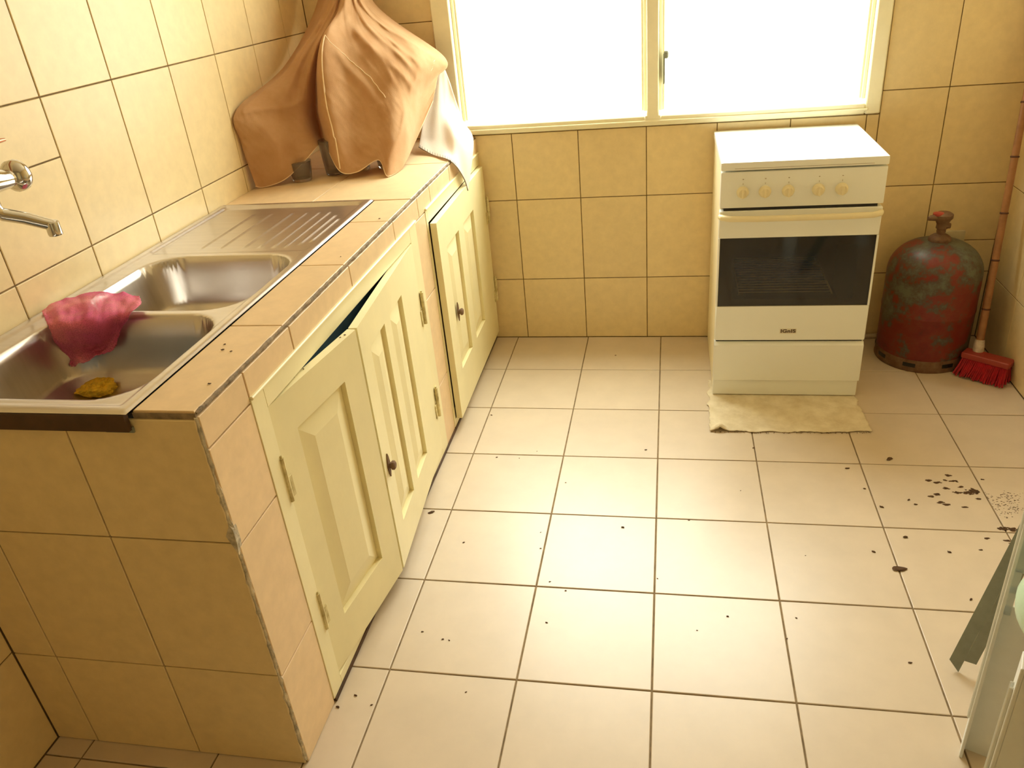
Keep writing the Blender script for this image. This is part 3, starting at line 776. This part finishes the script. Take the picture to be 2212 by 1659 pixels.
b = BM(); box(b, SXa + .012 - sx, SXa + .03 - sx, SYf + .035 - sy, SYb - .015 - sy, 0.226, 0.659); box(b, SXb - .03 - sx, SXb - .012 - sx, SYf + .035 - sy, SYb - .015 - sy, 0.226, 0.659)
box(b, SXa + .03 - sx, SXb - .03 - sx, SYb - .04 - sy, SYb - .015 - sy, 0.226, 0.659); box(b, SXa + .03 - sx, SXb - .03 - sx, SYf + .035 - sy, SYb - .04 - sy, 0.226, 0.236)
box(b, SXa + .03 - sx, SXb - .03 - sx, SYf + .035 - sy, SYb - .04 - sy, 0.648, 0.659)
link_mesh('oven_cavity', b, 'black', stv)
b = BM()
for k in range(15):
    y = SYf + 0.07 + k * 0.024
    tube(b, [(0.262 - sx, y - sy, 0.365), (0.560 - sx, y - sy, 0.365)], 0.0013, 6)
for x in (0.262, 0.56): tube(b, [(x - sx, SYf + .06 - sy, 0.362), (x - sx, SYb - .06 - sy, 0.362)], 0.003, 6)
link_mesh('oven_rack', b, 'wire', stv)
lid = sbox('lid', 'enamel', SXa - .001, SXb + .001, SYf - .002, SYb + .005, 0.7945, 0.8205, 0.006)
mbox('lid_groove', 'grey_print', (0.225 - sx, 0.625 - sx, SYf - .0025 - sy, SYf - .001 - sy, 0.8005, 0.8015), lid)
mbox('hinge', 'enamel', (0.20 - sx, 0.235 - sx, SYb - .01 - sy, SYb + .010 - sy, 0.7900, 0.8120), lid, 0.003)
pan = sbox('control_panel', 'enamel', SXa, SXb, SYf, SYf + .035, 0.6775, 0.7900, 0.005)
KX = [0.2515, 0.3175, 0.3860, 0.4738, 0.5405]
for k, x in enumerate(KX):
    b = lathe(BM(), [(0.0185, 0.0), (0.0185, -0.004), (0.0165, -0.006), (0.0150, -0.018), (0.0130, -0.020), (0.002, -0.0205)], 28, (x - sx, SYf - sy, 0.7275), 'Y')
    kn = link_mesh('knob', b, 'cream', pan, smooth=True)
    b = box(BM(), x - sx - .0035, x - sx + .0035, SYf - sy - .025, SYf - sy - .018, 0.7275 - .0145, 0.7275 + .0145, .0015)
    box(b, x - sx - .0008, x - sx + .0008, SYf - sy - .0255, SYf - sy - .0245, 0.7305, 0.7415)
    kn2 = link_mesh('knob_grip', b, 'cream', pan)
    b = BM()
    box(b, x - sx - .0006, x - sx + .0006, SYf - sy - .0008, SYf - sy, 0.7505, 0.7555); box(b, x - sx - .002, x - sx + .002, SYf - sy - .0008, SYf - sy, 0.7660, 0.7685)
    link_mesh('knob_marking', b, 'grey_print', pan)
sbox('panel_shadow_gap', 'black', 0.197, 0.650, SYf + .006, SYf + .030, 0.668, 0.6785, 0)  # black strip painting the shade between control panel and oven door
# oven door: a frame round the dark pane
b = BM(); z0d, z1d = 0.2185, 0.6680; wz0, wz1 = 0.3440, 0.5785; wx0, wx1 = 0.1895, 0.6590
box(b, SXa - sx, SXb - sx, SYf - sy, SYf + .028 - sy, z0d, wz0, 0.0025); box(b, SXa - sx, SXb - sx, SYf - sy, SYf + .028 - sy, wz1, z1d, 0.0025)
box(b, SXa - sx, wx0 - sx, SYf - sy, SYf + .028 - sy, wz0, wz1); box(b, wx1 - sx, SXb - sx, SYf - sy, SYf + .028 - sy, wz0, wz1)
odr = link_mesh('oven_door', b, 'enamel', stv, smooth=True)
mbox('window_pane', 'oven_glass', (wx0 - sx, wx1 - sx, SYf + .0005 - sy, SYf + .006 - sy, wz0, wz1), odr)
b = BM(); 
for x0_, x1_, z0_, z1_ in ((wx0, 0.235, wz0, wz1), (0.612, wx1, wz0, wz1), (0.235, 0.612, wz0, wz0 + .022), (0.235, 0.612, wz1 - .03, wz1)):
    box(b, x0_ - sx, x1_ - sx, SYf + .007 - sy, SYf + .009 - sy, z0_, z1_)
link_mesh('window_mask', b, 'black', odr)
b = tube(BM(), [(SXa + .004 - sx, SYf + .004 - sy, 0.650), (SXa + .008 - sx, SYf - .010 - sy, 0.651), (SXa + .030 - sx, SYf - .022 - sy, 0.650), (0.30 - sx, SYf - .026 - sy, 0.649), (0.55 - sx, SYf - .026 - sy, 0.649), (SXb - .030 - sx, SYf - .022 - sy, 0.650), (SXb - .008 - sx, SYf - .010 - sy, 0.651), (SXb - .004 - sx, SYf + .004 - sy, 0.650)], 0.0095, 14)
link_mesh('handle', b, 'cream', odr, smooth=True)
mbox('badge_plate', 'logo_plate', (0.3955 - sx, 0.4480 - sx, SYf - .0012 - sy, SYf - sy, 0.2445, 0.2615), odr)
def text_mesh(s, size, depth):
    cu = bpy.data.curves.new('t', 'FONT'); cu.body = s; cu.size = size; cu.extrude = depth; cu.align_x = 'CENTER'; cu.align_y = 'CENTER'
    cu.offset = size * 0.035; cu.space_character = 1.05
    ob = bpy.data.objects.new('t', cu); COL.objects.link(ob)
    dg = bpy.context.evaluated_depsgraph_get(); dg.update()
    me = bpy.data.meshes.new_from_object(ob.evaluated_get(dg)); bpy.data.objects.remove(ob)
    return me
me = text_mesh('IGnIS', 0.0165, 0.0006); me.materials.clear(); me.materials.append(MT['logo'])
lt = bpy.data.objects.new('lettering', me); COL.objects.link(lt); lt.parent = odr
lt.location = (0.4218 - sx, SYf - .0014 - sy, 0.2530); lt.rotation_euler = (R(90), 0, 0); lt.scale = (1.28, 1.0, 1)
b = BM(); prism(b, [(SYf - .001 - sy, 0.066), (SYf - .001 - sy, 0.200), (SYf + .010 - sy, 0.2105), (SYf + .028 - sy, 0.2105), (SYf + .028 - sy, 0.066)], 'X', SXa - sx, SXb - sx)
link_mesh('storage_drawer', b, 'enamel', stv)
sbox('door_shadow_gap', 'black', 0.190, 0.660, SYf + .012, SYf + .030, 0.208, 0.222, 0)
sbox('kick_plate', 'enamel', SXa + .001, SXb - .003, SYf + .006, SYf + .030, 0.005, 0.064, 0.003)

# cloth under the stove
def ragz(x, y):
    f = smooth(0.42, 0.30, y) if False else max(0, min(1, (0.42 - y) / 0.10))
    return 0.0016 + f * (0.005 * (0.5 + noise.noise(Vector((x * 14, y * 11, 1)))) + 0.003 * abs(noise.noise(Vector((x * 45, y * 40, 4)))))
b = BM(); nx, ny = 110, 60; G = []
for j in range(ny + 1):
    row = []
    for i in range(nx + 1):
        u, v = i / nx, j / ny
        x = 0.166 + u * (0.668 - 0.166); y = 0.165 + v * (0.52 - 0.165)
        y += (1 - v) * (0.009 * noise.noise(Vector((u * 9, 0, 2))) + 0.005 * noise.noise(Vector((u * 50, 0, 2))) + 0.022 * (u - .2) ** 2 * (u > .2))
        x += (abs(u - .5) * 2) ** 6 * (0.012 * noise.noise(Vector((0, v * 9, 5))) + 0.004 * noise.noise(Vector((0, v * 40, 5)))) + 0.020 * (v - .1) * (u - .5) * -1
        z = ragz(x, y)
        dd = math.hypot(x - 0.197, y - 0.178)
        z += 0.020 * math.exp(-(dd / 0.018) ** 2)
        row.append(b.verts.new((x, y, z)))
    G.append(row)
for j in range(ny):
    for i in range(nx): b.faces.new((G[j][i], G[j][i + 1], G[j + 1][i + 1], G[j + 1][i]))
o = link_mesh('floor_rag', b, 'mat_cloth', smooth=False)
for p in o.data.polygons: p.use_smooth = True
md = o.modifiers.new('s', 'SOLIDIFY'); md.thickness = 0.0015; md.offset = -1
tag(o, 'worn beige rag spread on the floor under the stove front', 'rag')
b = BM(); random.seed(5)
for k in range(60):
    x = random.uniform(0.17, 0.665); q = Vector((x, 0.163 + 0.022 * max(0, (x - .27) / .5) ** 2, 0.003))
    tube(b, [q, q + Vector((random.uniform(-.006, .006), -random.uniform(.002, .007), -.001))], 0.0006, 4)
fr_ = link_mesh('frayed_edge', b, 'crumb', o); fr_['kind'] = 'stuff'

# ================================================================ GAS CYLINDER
gc = thing('gas_cylinder', 'worn red gas cylinder with rusty valve beside the stove', 'gas cylinder', (0.948, 0.735, 0))
r = 0.1525
prof = [(r - .012, 0.036), (r - .001, 0.045), (r, 0.06), (r, 0.195), (r + .0012, 0.198), (r + .0012, 0.206), (r, 0.209), (r, 0.330)]
for k in range(1, 10):
    a = k / 9 * pi / 2 * 0.86; prof.append((0.030 + (r - 0.030) * math.cos(a), 0.330 + 0.112 * math.sin(a)))
prof += [(0.034, 0.443), (0.006, 0.445)]
link_mesh('tank', lathe(BM(), prof, 64), 'cylinder', gc, smooth=True)
b = lathe(BM(), [(r - .010, 0.0), (r + .0015, 0.0), (r + .003, 0.004), (r + .0015, 0.012), (r - .0005, 0.042), (r - .006, 0.05), (r - .010, 0.045)], 64, cap=False)
ft = link_mesh('foot_ring', b, 'rust', gc, smooth=True)
for a in (-118, -70, -25, 20, 65, 110, 155, 200):
    ar = R(a); b = BM()
    for s in range(6):
        a0 = ar + (s - 3) * 0.045; a1 = a0 + 0.045
        q = [b.verts.new(((r + .0024) * math.cos(t), (r + .0024) * math.sin(t), z)) for t, z in ((a0, .019), (a1, .019), (a1, .034), (a0, .034))]
        b.faces.new(q)
    sl = link_mesh('ring_slot', b, 'black', ft)
link_mesh('collar', lathe(BM(), [(0.036, 0.432), (0.037, 0.448), (0.033, 0.455), (0.024, 0.462), (0.014, 0.466)], 28), 'rust', gc, smooth=True)
b = lathe(BM(), [(0.013, 0.462), (0.015, 0.475), (0.014, 0.482), (0.019, 0.486), (0.018, 0.500), (0.024, 0.514), (0.030, 0.522), (0.030, 0.534), (0.022, 0.540), (0.004, 0.541)], 24)
tube(b, [(0.01, 0, 0.523), (-0.03, -0.008, 0.526), (-0.052, -0.012, 0.524)], [0.017, 0.012, 0.007], 12)
tube(b, [(0.0, 0, 0.495), (0.022, -0.014, 0.497)], [0.012, 0.009], 12)
vv = link_mesh('valve', b, 'rust', gc, smooth=True)
link_mesh('valve_cap', lathe(BM(), [(0.018, 0.0), (0.018, 0.007), (0.012, 0.009), (0.003, 0.009)], 20, (-0.018, -0.004, 0.533)), 'red_plastic', vv, smooth=True)
o = mbox('wall_plate', 'plate', (1.000, 1.078, YB - .016, YB - .001, 0.372, 0.424), None, 0.003)
tag(o, 'small pale plate on the wall behind the gas cylinder valve', 'plate')
b = tube(BM(), [(0.69, 0.872, 0.010), (0.74, 0.874, 0.010), (0.80, 0.876, 0.010), (0.88, 0.880, 0.010), (0.95, 0.882, 0.010)], 0.009, 10)
o = link_mesh('rubber_hose', b, 'hose', smooth=True); tag(o, 'pale hose lying on the floor between stove and gas cylinder', 'hose')

# ================================================================ BROOM
br = thing('floor_brush', 'brush with bamboo handle and red bristles in the right corner', 'brush', (1.118, 0.60, 0))
BL = Vector((1.118, 0.60, 0))
A0 = Vector((1.098, 0.615, 0.105)) - BL; A1 = Vector((1.168, 0.868, 1.28)) - BL
link_mesh('handle', tube(BM(), [A0.lerp(A1, k / 12) for k in range(13)], [0.0125 - 0.0002 * k for k in range(13)], 14), 'bamboo', br, smooth=True)
for f in (0.10, 0.24, 0.37, 0.52, 0.66, 0.79, 0.92):
    d_ = (A1 - A0).normalized(); q = A0.lerp(A1, f)
    link_mesh('handle_node', tube(BM(), [q - d_ * .003, q, q + d_ * .003], [0.0126, 0.0138, 0.0126], 14), 'bamboo_node', br, smooth=True)
d_ = (A1 - A0).normalized()
link_mesh('ferrule', tube(BM(), [A0 - d_ * .035, A0 - d_ * .01, A0 + d_ * .012], [0.017, 0.018, 0.015], 14), 'ferrule', br, smooth=True)
ang = R(-38)
bx_ = box(BM(), -0.078, 0.078, -0.026, 0.026, 0.056, 0.078, 0.008, 3)
o = link_mesh('brush_block', bx_, 'red_plastic', br, smooth=True); o.rotation_euler = (0, 0, ang)
o.location = (-0.002, -0.03, 0)
b = BM(); random.seed(11)
for i in range(26):
    for j in range(9):
        x = -0.070 + 0.140 * i / 25; y = -0.020 + 0.040 * j / 8
        f = 1.0 + 0.10
        e = Vector((x * 1.12 + random.uniform(-.004, .004), y * 2.3 - 0.020 + random.uniform(-.004, .004), 0.002 + random.uniform(0, .010)))
        tube(b, [(x, y, 0.058), ((x + e.x) / 2 + random.uniform(-.002, .002), (y + e.y) / 2, 0.03), e], [0.0028, 0.0032, 0.0026], 4)
o = link_mesh('bristles', b, 'bristle', br); o['kind'] = 'stuff'; o.rotation_euler = (0, 0, ang); o.location = (-0.002, -0.03, 0)

# ================================================================ PLASTIC CHAIR, BASIN, RAIL (right foreground)
ch = thing('plastic_chair', 'white plastic armchair cut off by the right edge of the picture', 'chair', (0.51, -1.185, 0), R(-112.7))
def side_leg(sx_, name='leg'):
    b = BM(); x0_, x1_ = (sx_, sx_ + .0045) if sx_ < 0 else (sx_ - .0045, sx_)
    # side plate: profile in y,z with rounded gusset top, slots left open between the bars
    prism(b, [(0.0, 0.0), (0.044, 0.0), (0.050, 0.10), (0.060, 0.22), (0.072, 0.325), (0.060, 0.350), (0.035, 0.362), (0.0, 0.362)], 'X', x0_, x1_)
    for z0_, z1_ in ((0.362, 0.376), (0.405, 0.420), (0.452, 0.700)):
        prism(b, [(0.0, z0_), (0.085, z0_), (0.085, z1_), (0.0, z1_)], 'X', x0_, x1_)
    prism(b, [(0.060, 0.36), (0.085, 0.345), (0.085, 0.46), (0.060, 0.46)], 'X', x0_, x1_)
    prism(b, [(0.0, 0.355), (0.014, 0.355), (0.014, 0.46), (0.0, 0.46)], 'X', x0_, x1_)
    # front flange with ribs
    xa, xb = (sx_, sx_ + .030) if sx_ < 0 else (sx_ - .030, sx_)
    box(b, xa, xb, -0.004, 0.0015, 0.0, 0.70, 0.001)
    for k in (0.010, 0.019):
        x = sx_ + k if sx_ < 0 else sx_ - k
        box(b, x - .0012, x + .0012, -0.008, -0.003, 0.10, 0.66, 0.001)
    return link_mesh(name, b, 'chair_plastic', ch)
side_leg(-0.233); side_leg(0.258)
for s in (-1, 1):
    b = BM(); prism(b, [(0.40, 0.0), (0.46, 0.0), (0.43, 0.42), (0.37, 0.42)], 'X', min(s * .200, s * .228), max(s * .200, s * .228))
    link_mesh('leg', b, 'chair_plastic', ch)
    b = BM(); box(b, min(s * .205, s * .258), max(s * .205, s * .258), 0.012, 0.44, 0.697, 0.711, 0.006, 2)
    link_mesh('armrest', b, 'chair_plastic', ch, smooth=True)
link_mesh('seat', box(BM(), -0.226, 0.226, 0.075, 0.43, 0.405, 0.420, 0.006, 2), 'chair_plastic', ch, smooth=True)
b = BM()
for k in range(6): box(b, -0.19 + k * 0.069, -0.155 + k * 0.069, 0.455, 0.465, 0.42, 0.80, 0.002)
box(b, -0.235, 0.235, 0.445, 0.470, 0.78, 0.85, 0.008); box(b, -0.235, -0.20, 0.43, 0.468, 0.42, 0.80, 0.004); box(b, 0.20, 0.235, 0.43, 0.468, 0.42, 0.80, 0.004)
link_mesh('backrest', b, 'chair_plastic', ch)
b = lathe(BM(), [(0.080, 0.0), (0.105, 0.004), (0.140, 0.022), (0.158, 0.048), (0.160, 0.066), (0.150, 0.092), (0.122, 0.114), (0.080, 0.128), (0.030, 0.134), (0.004, 0.135)], 48)
o = link_mesh('plastic_bowl', b, 'green_plastic', smooth=True)
o.location = (0.690, -1.120, 0.4205); o.scale = (0.85, 0.85, 1)
tag(o, 'pale green rounded bowl lying upturned on the white plastic chair', 'bowl')
rb = Vector((0.6375, -0.7849, 0.0)); rt = Vector((1.175, -0.345, 1.52))
ax = (rt - rb).normalized(); view = (Vector((0.027, -2.102, 1.424)) - rb).normalized()
wd = ax.cross(view).normalized()        # across, points one way
if wd.x > 0: wd = -wd
nn = wd.cross(ax).normalized()
if nn.dot(view) < 0: nn = -nn
L_ = (rt - rb).length
def RP(a, w, n_): return rb + ax * a + wd * w + nn * n_
b = BM()
def slab(a0, a1, w0, w1, n0, n1, cut=0.0):
    P = []
    for a_, e in ((a0, 0), (a1, 1)):
        for w in (w0, w1):
            for n_ in (n0, n1):
                aa = a_ + (cut if (e == 0 and w == w1) else 0)
                P.append(b.verts.new(RP(aa, w, n_)))
    for f in ((0, 1, 3, 2), (4, 6, 7, 5), (0, 4, 5, 1), (2, 3, 7, 6), (0, 2, 6, 4), (1, 5, 7, 3)): b.faces.new([P[i] for i in f])
slab(0.004, L_, -0.006, 0.019, -0.005, 0.0, 0.016)
def vee(a0, a1, prof):
    A = [b.verts.new(RP(a0, w, n_)) for w, n_ in prof]; B2 = [b.verts.new(RP(a1, w, n_)) for w, n_ in prof]
    b.faces.new(A); b.faces.new(B2)
    for i in range(len(A)): b.faces.new((A[i], A[(i + 1) % len(A)], B2[(i + 1) % len(A)], B2[i]))
vee(0.034, L_, [(-0.003, -0.001), (-0.026, -0.016), (-0.028, -0.013), (-0.006, 0.001)])
o = link_mesh('leaning_rail', b, 'rail')
tag(o, 'long grey-green rail leaning behind the white plastic chair', 'rail')

# ================================================================ CRUMBS AND DIRT
def crumb_mesh(seed, name='crumb'):
    b = bmesh.new(); bmesh.ops.create_icosphere(b, subdivisions=2, radius=0.5)
    for v in b.verts:
        n_ = 1 + 0.5 * noise.noise(v.co * 3 + Vector((seed * 3.1, 0, 0)))
        v.co = Vector((v.co.x * n_, v.co.y * 0.45 * n_, (v.co.z + .5) * 0.28 * n_))
    me = bpy.data.meshes.new(name); b.to_mesh(me); b.free(); me.materials.append(MT['crumb']); return me
CM = [crumb_mesh(k) for k in range(4)]
CRUMBS = [(-0.588,0.246,0.0083),(-0.517,-0.019,0.0076),(-0.276,-0.146,0.0057),(-0.039,0.046,0.0091),(-0.091,-0.349,0.0106),(-0.529,-0.445,0.0080),(-0.658,-0.317,0.0224),(-0.267,-0.581,0.0062),(-0.222,-0.610,0.0061),(-0.256,-0.723,0.0071),(0.007,-0.547,0.0050),(-0.555,-0.780,0.0072),(-0.498,-0.799,0.0071),(-0.482,-0.801,0.0059),(-0.407,-0.945,0.0055),(0.101,-0.715,0.0047),(0.174,-0.664,0.0072),(0.331,-0.655,0.0060),(0.302,-0.722,0.0059),(0.297,0.072,0.0092),(0.689,0.029,0.0249),(0.383,-0.430,0.0039),(0.554,-0.403,0.0107),(0.601,-0.465,0.0370),(0.646,-0.339,0.0138),(0.737,-0.391,0.0110),(0.737,-0.559,0.0104),(0.553,-0.768,0.0095),(-0.684,-1.015,0.0102),(-0.610,-1.001,0.0067),(-0.655,-0.980,0.0092),(-0.319,-0.386,0.0053),(-0.309,-0.454,0.0065),(-0.176,0.721,0.0075),(0.090,-0.304,0.0067),(0.558,-0.027,0.0151),(0.587,-0.128,0.0088),(0.614,-0.212,0.0129),(0.693,-0.174,0.0102),(0.706,-0.194,0.0102),(0.241,-0.157,0.0043),(-0.442,-0.020,0.0045),(-0.390,0.022,0.0046)]
random.seed(21)
SPECIAL = {6: 'long thin brown crumb beside the foot of the sink cabinet', 20: 'elongated brown crumb in front of the gas cylinder, alone on its tile',
           23: 'largest brown crumb on the floor, splinter-like, across a tile joint', 4: 'dark brown crumb on the pale tile in the middle of the floor'}
for k, (x, y, s) in enumerate(CRUMBS):
    o = bpy.data.objects.new('crumb', CM[k % 4]); COL.objects.link(o)
    o.location = (x, y, 0.0); o.scale = (s, s, s * (1 if s < .015 else .5)); o.rotation_euler = (0, 0, random.uniform(-.5, .9))
    if k in SPECIAL: tag(o, SPECIAL[k], 'crumb')
    else: tag(o, 'tiny dark brown crumb lying on the pale floor tiles', 'crumb', 'tiny crumbs scattered over the floor tiles')
for k, (x, y, s) in enumerate([(-0.774,-0.913,0.0055),(-0.766,-0.936,0.0073),(-0.746,-0.942,0.0054),(-0.722,-1.063,0.0068),(-0.730,-0.147,0.0064),(-0.727,-0.443,0.0045)]):
    o = bpy.data.objects.new('crumb', CM[k % 4]); COL.objects.link(o)
    o.location = (x, y, ZC + .0005); o.scale = (s, s, s); o.rotation_euler = (0, 0, random.uniform(-1, 1))
    tag(o, 'tiny dark brown crumb on the tiled counter edge beside the sink', 'crumb', 'tiny crumbs on the counter edge')
for x, y, s in ((-0.664, -0.640, 0.006), (-0.670, -0.652, 0.005), (-0.692, -0.800, 0.005), (-0.698, -0.836, 0.006), (-0.701, -0.861, 0.005)):
    o = bpy.data.objects.new('crumb', CM[1]); COL.objects.link(o)
    o.location = (x, y, 0.7352); o.scale = (s, s, s); o.rotation_euler = (0, 0, random.uniform(-1, 1))
    tag(o, 'tiny dark crumb on the top edge of the ajar sink cabinet door', 'crumb', 'tiny crumbs on the cabinet door edge')
DIRT = [(0.770,-0.077,0.0213),(0.792,-0.087,0.0243),(0.812,-0.072,0.0138),(0.837,-0.077,0.0245),(0.807,-0.113,0.0242),(0.848,-0.104,0.0152),(0.877,-0.120,0.0517),(0.865,-0.133,0.0454),(0.830,-0.131,0.0271),(0.774,-0.143,0.0239),(0.775,-0.181,0.0206),(0.789,-0.189,0.0236),(0.753,-0.153,0.0208),(0.830,-0.048,0.0154),(0.875,-0.158,0.0150),(0.915,-0.064,0.0093),(0.894,-0.285,0.0290),(0.913,-0.286,0.0436),(0.889,-0.334,0.0143),(0.896,-0.345,0.0200),(0.913,-0.331,0.0144),(0.830,-0.197,0.0118),(0.842,-0.329,0.0142),(0.817,-0.376,0.0084)]
b = BM(); random.seed(3)
for (x, y, s) in DIRT:
    for q in range(max(4, int(s * 420))):
        a = random.uniform(0, 2 * pi); rr_ = s * 0.42 * random.random() ** .6
        cx_, cy_ = x + rr_ * math.cos(a), y + rr_ * 0.45 * math.sin(a); rs = random.uniform(.0018, .0042)
        ring = [b.verts.new((cx_ + rs * random.uniform(.6, 1.5) * 1.5 * math.cos(t), cy_ + rs * random.uniform(.5, 1.3) * math.sin(t), 0.0002)) for t in [w * pi / 3 for w in range(6)]]
        top = b.verts.new((cx_, cy_, 0.0010 + rs * .3))
        for w in range(6): b.faces.new((ring[w], ring[(w + 1) % 6], top))
for q in range(260):      # fine dust trailing to the right of the patch
    cx_ = 0.90 + 0.16 * random.random(); cy_ = -0.12 - 0.10 * random.random() + 0.05 * noise.noise(Vector((cx_ * 20, 0, 0))); rs = random.uniform(.0006, .0018)
    ring = [b.verts.new((cx_ + rs * 2 * math.cos(t), cy_ + rs * math.sin(t), 0.0002)) for t in [w * pi / 2 for w in range(4)]]
    top = b.verts.new((cx_, cy_, 0.0009))
    for w in range(4): b.faces.new((ring[w], ring[(w + 1) % 4], top))
o = link_mesh('floor_dirt', b, 'crumb'); o['kind'] = 'stuff'
tag(o, 'patch of brown dried dirt on the floor tiles at the right', 'dirt')
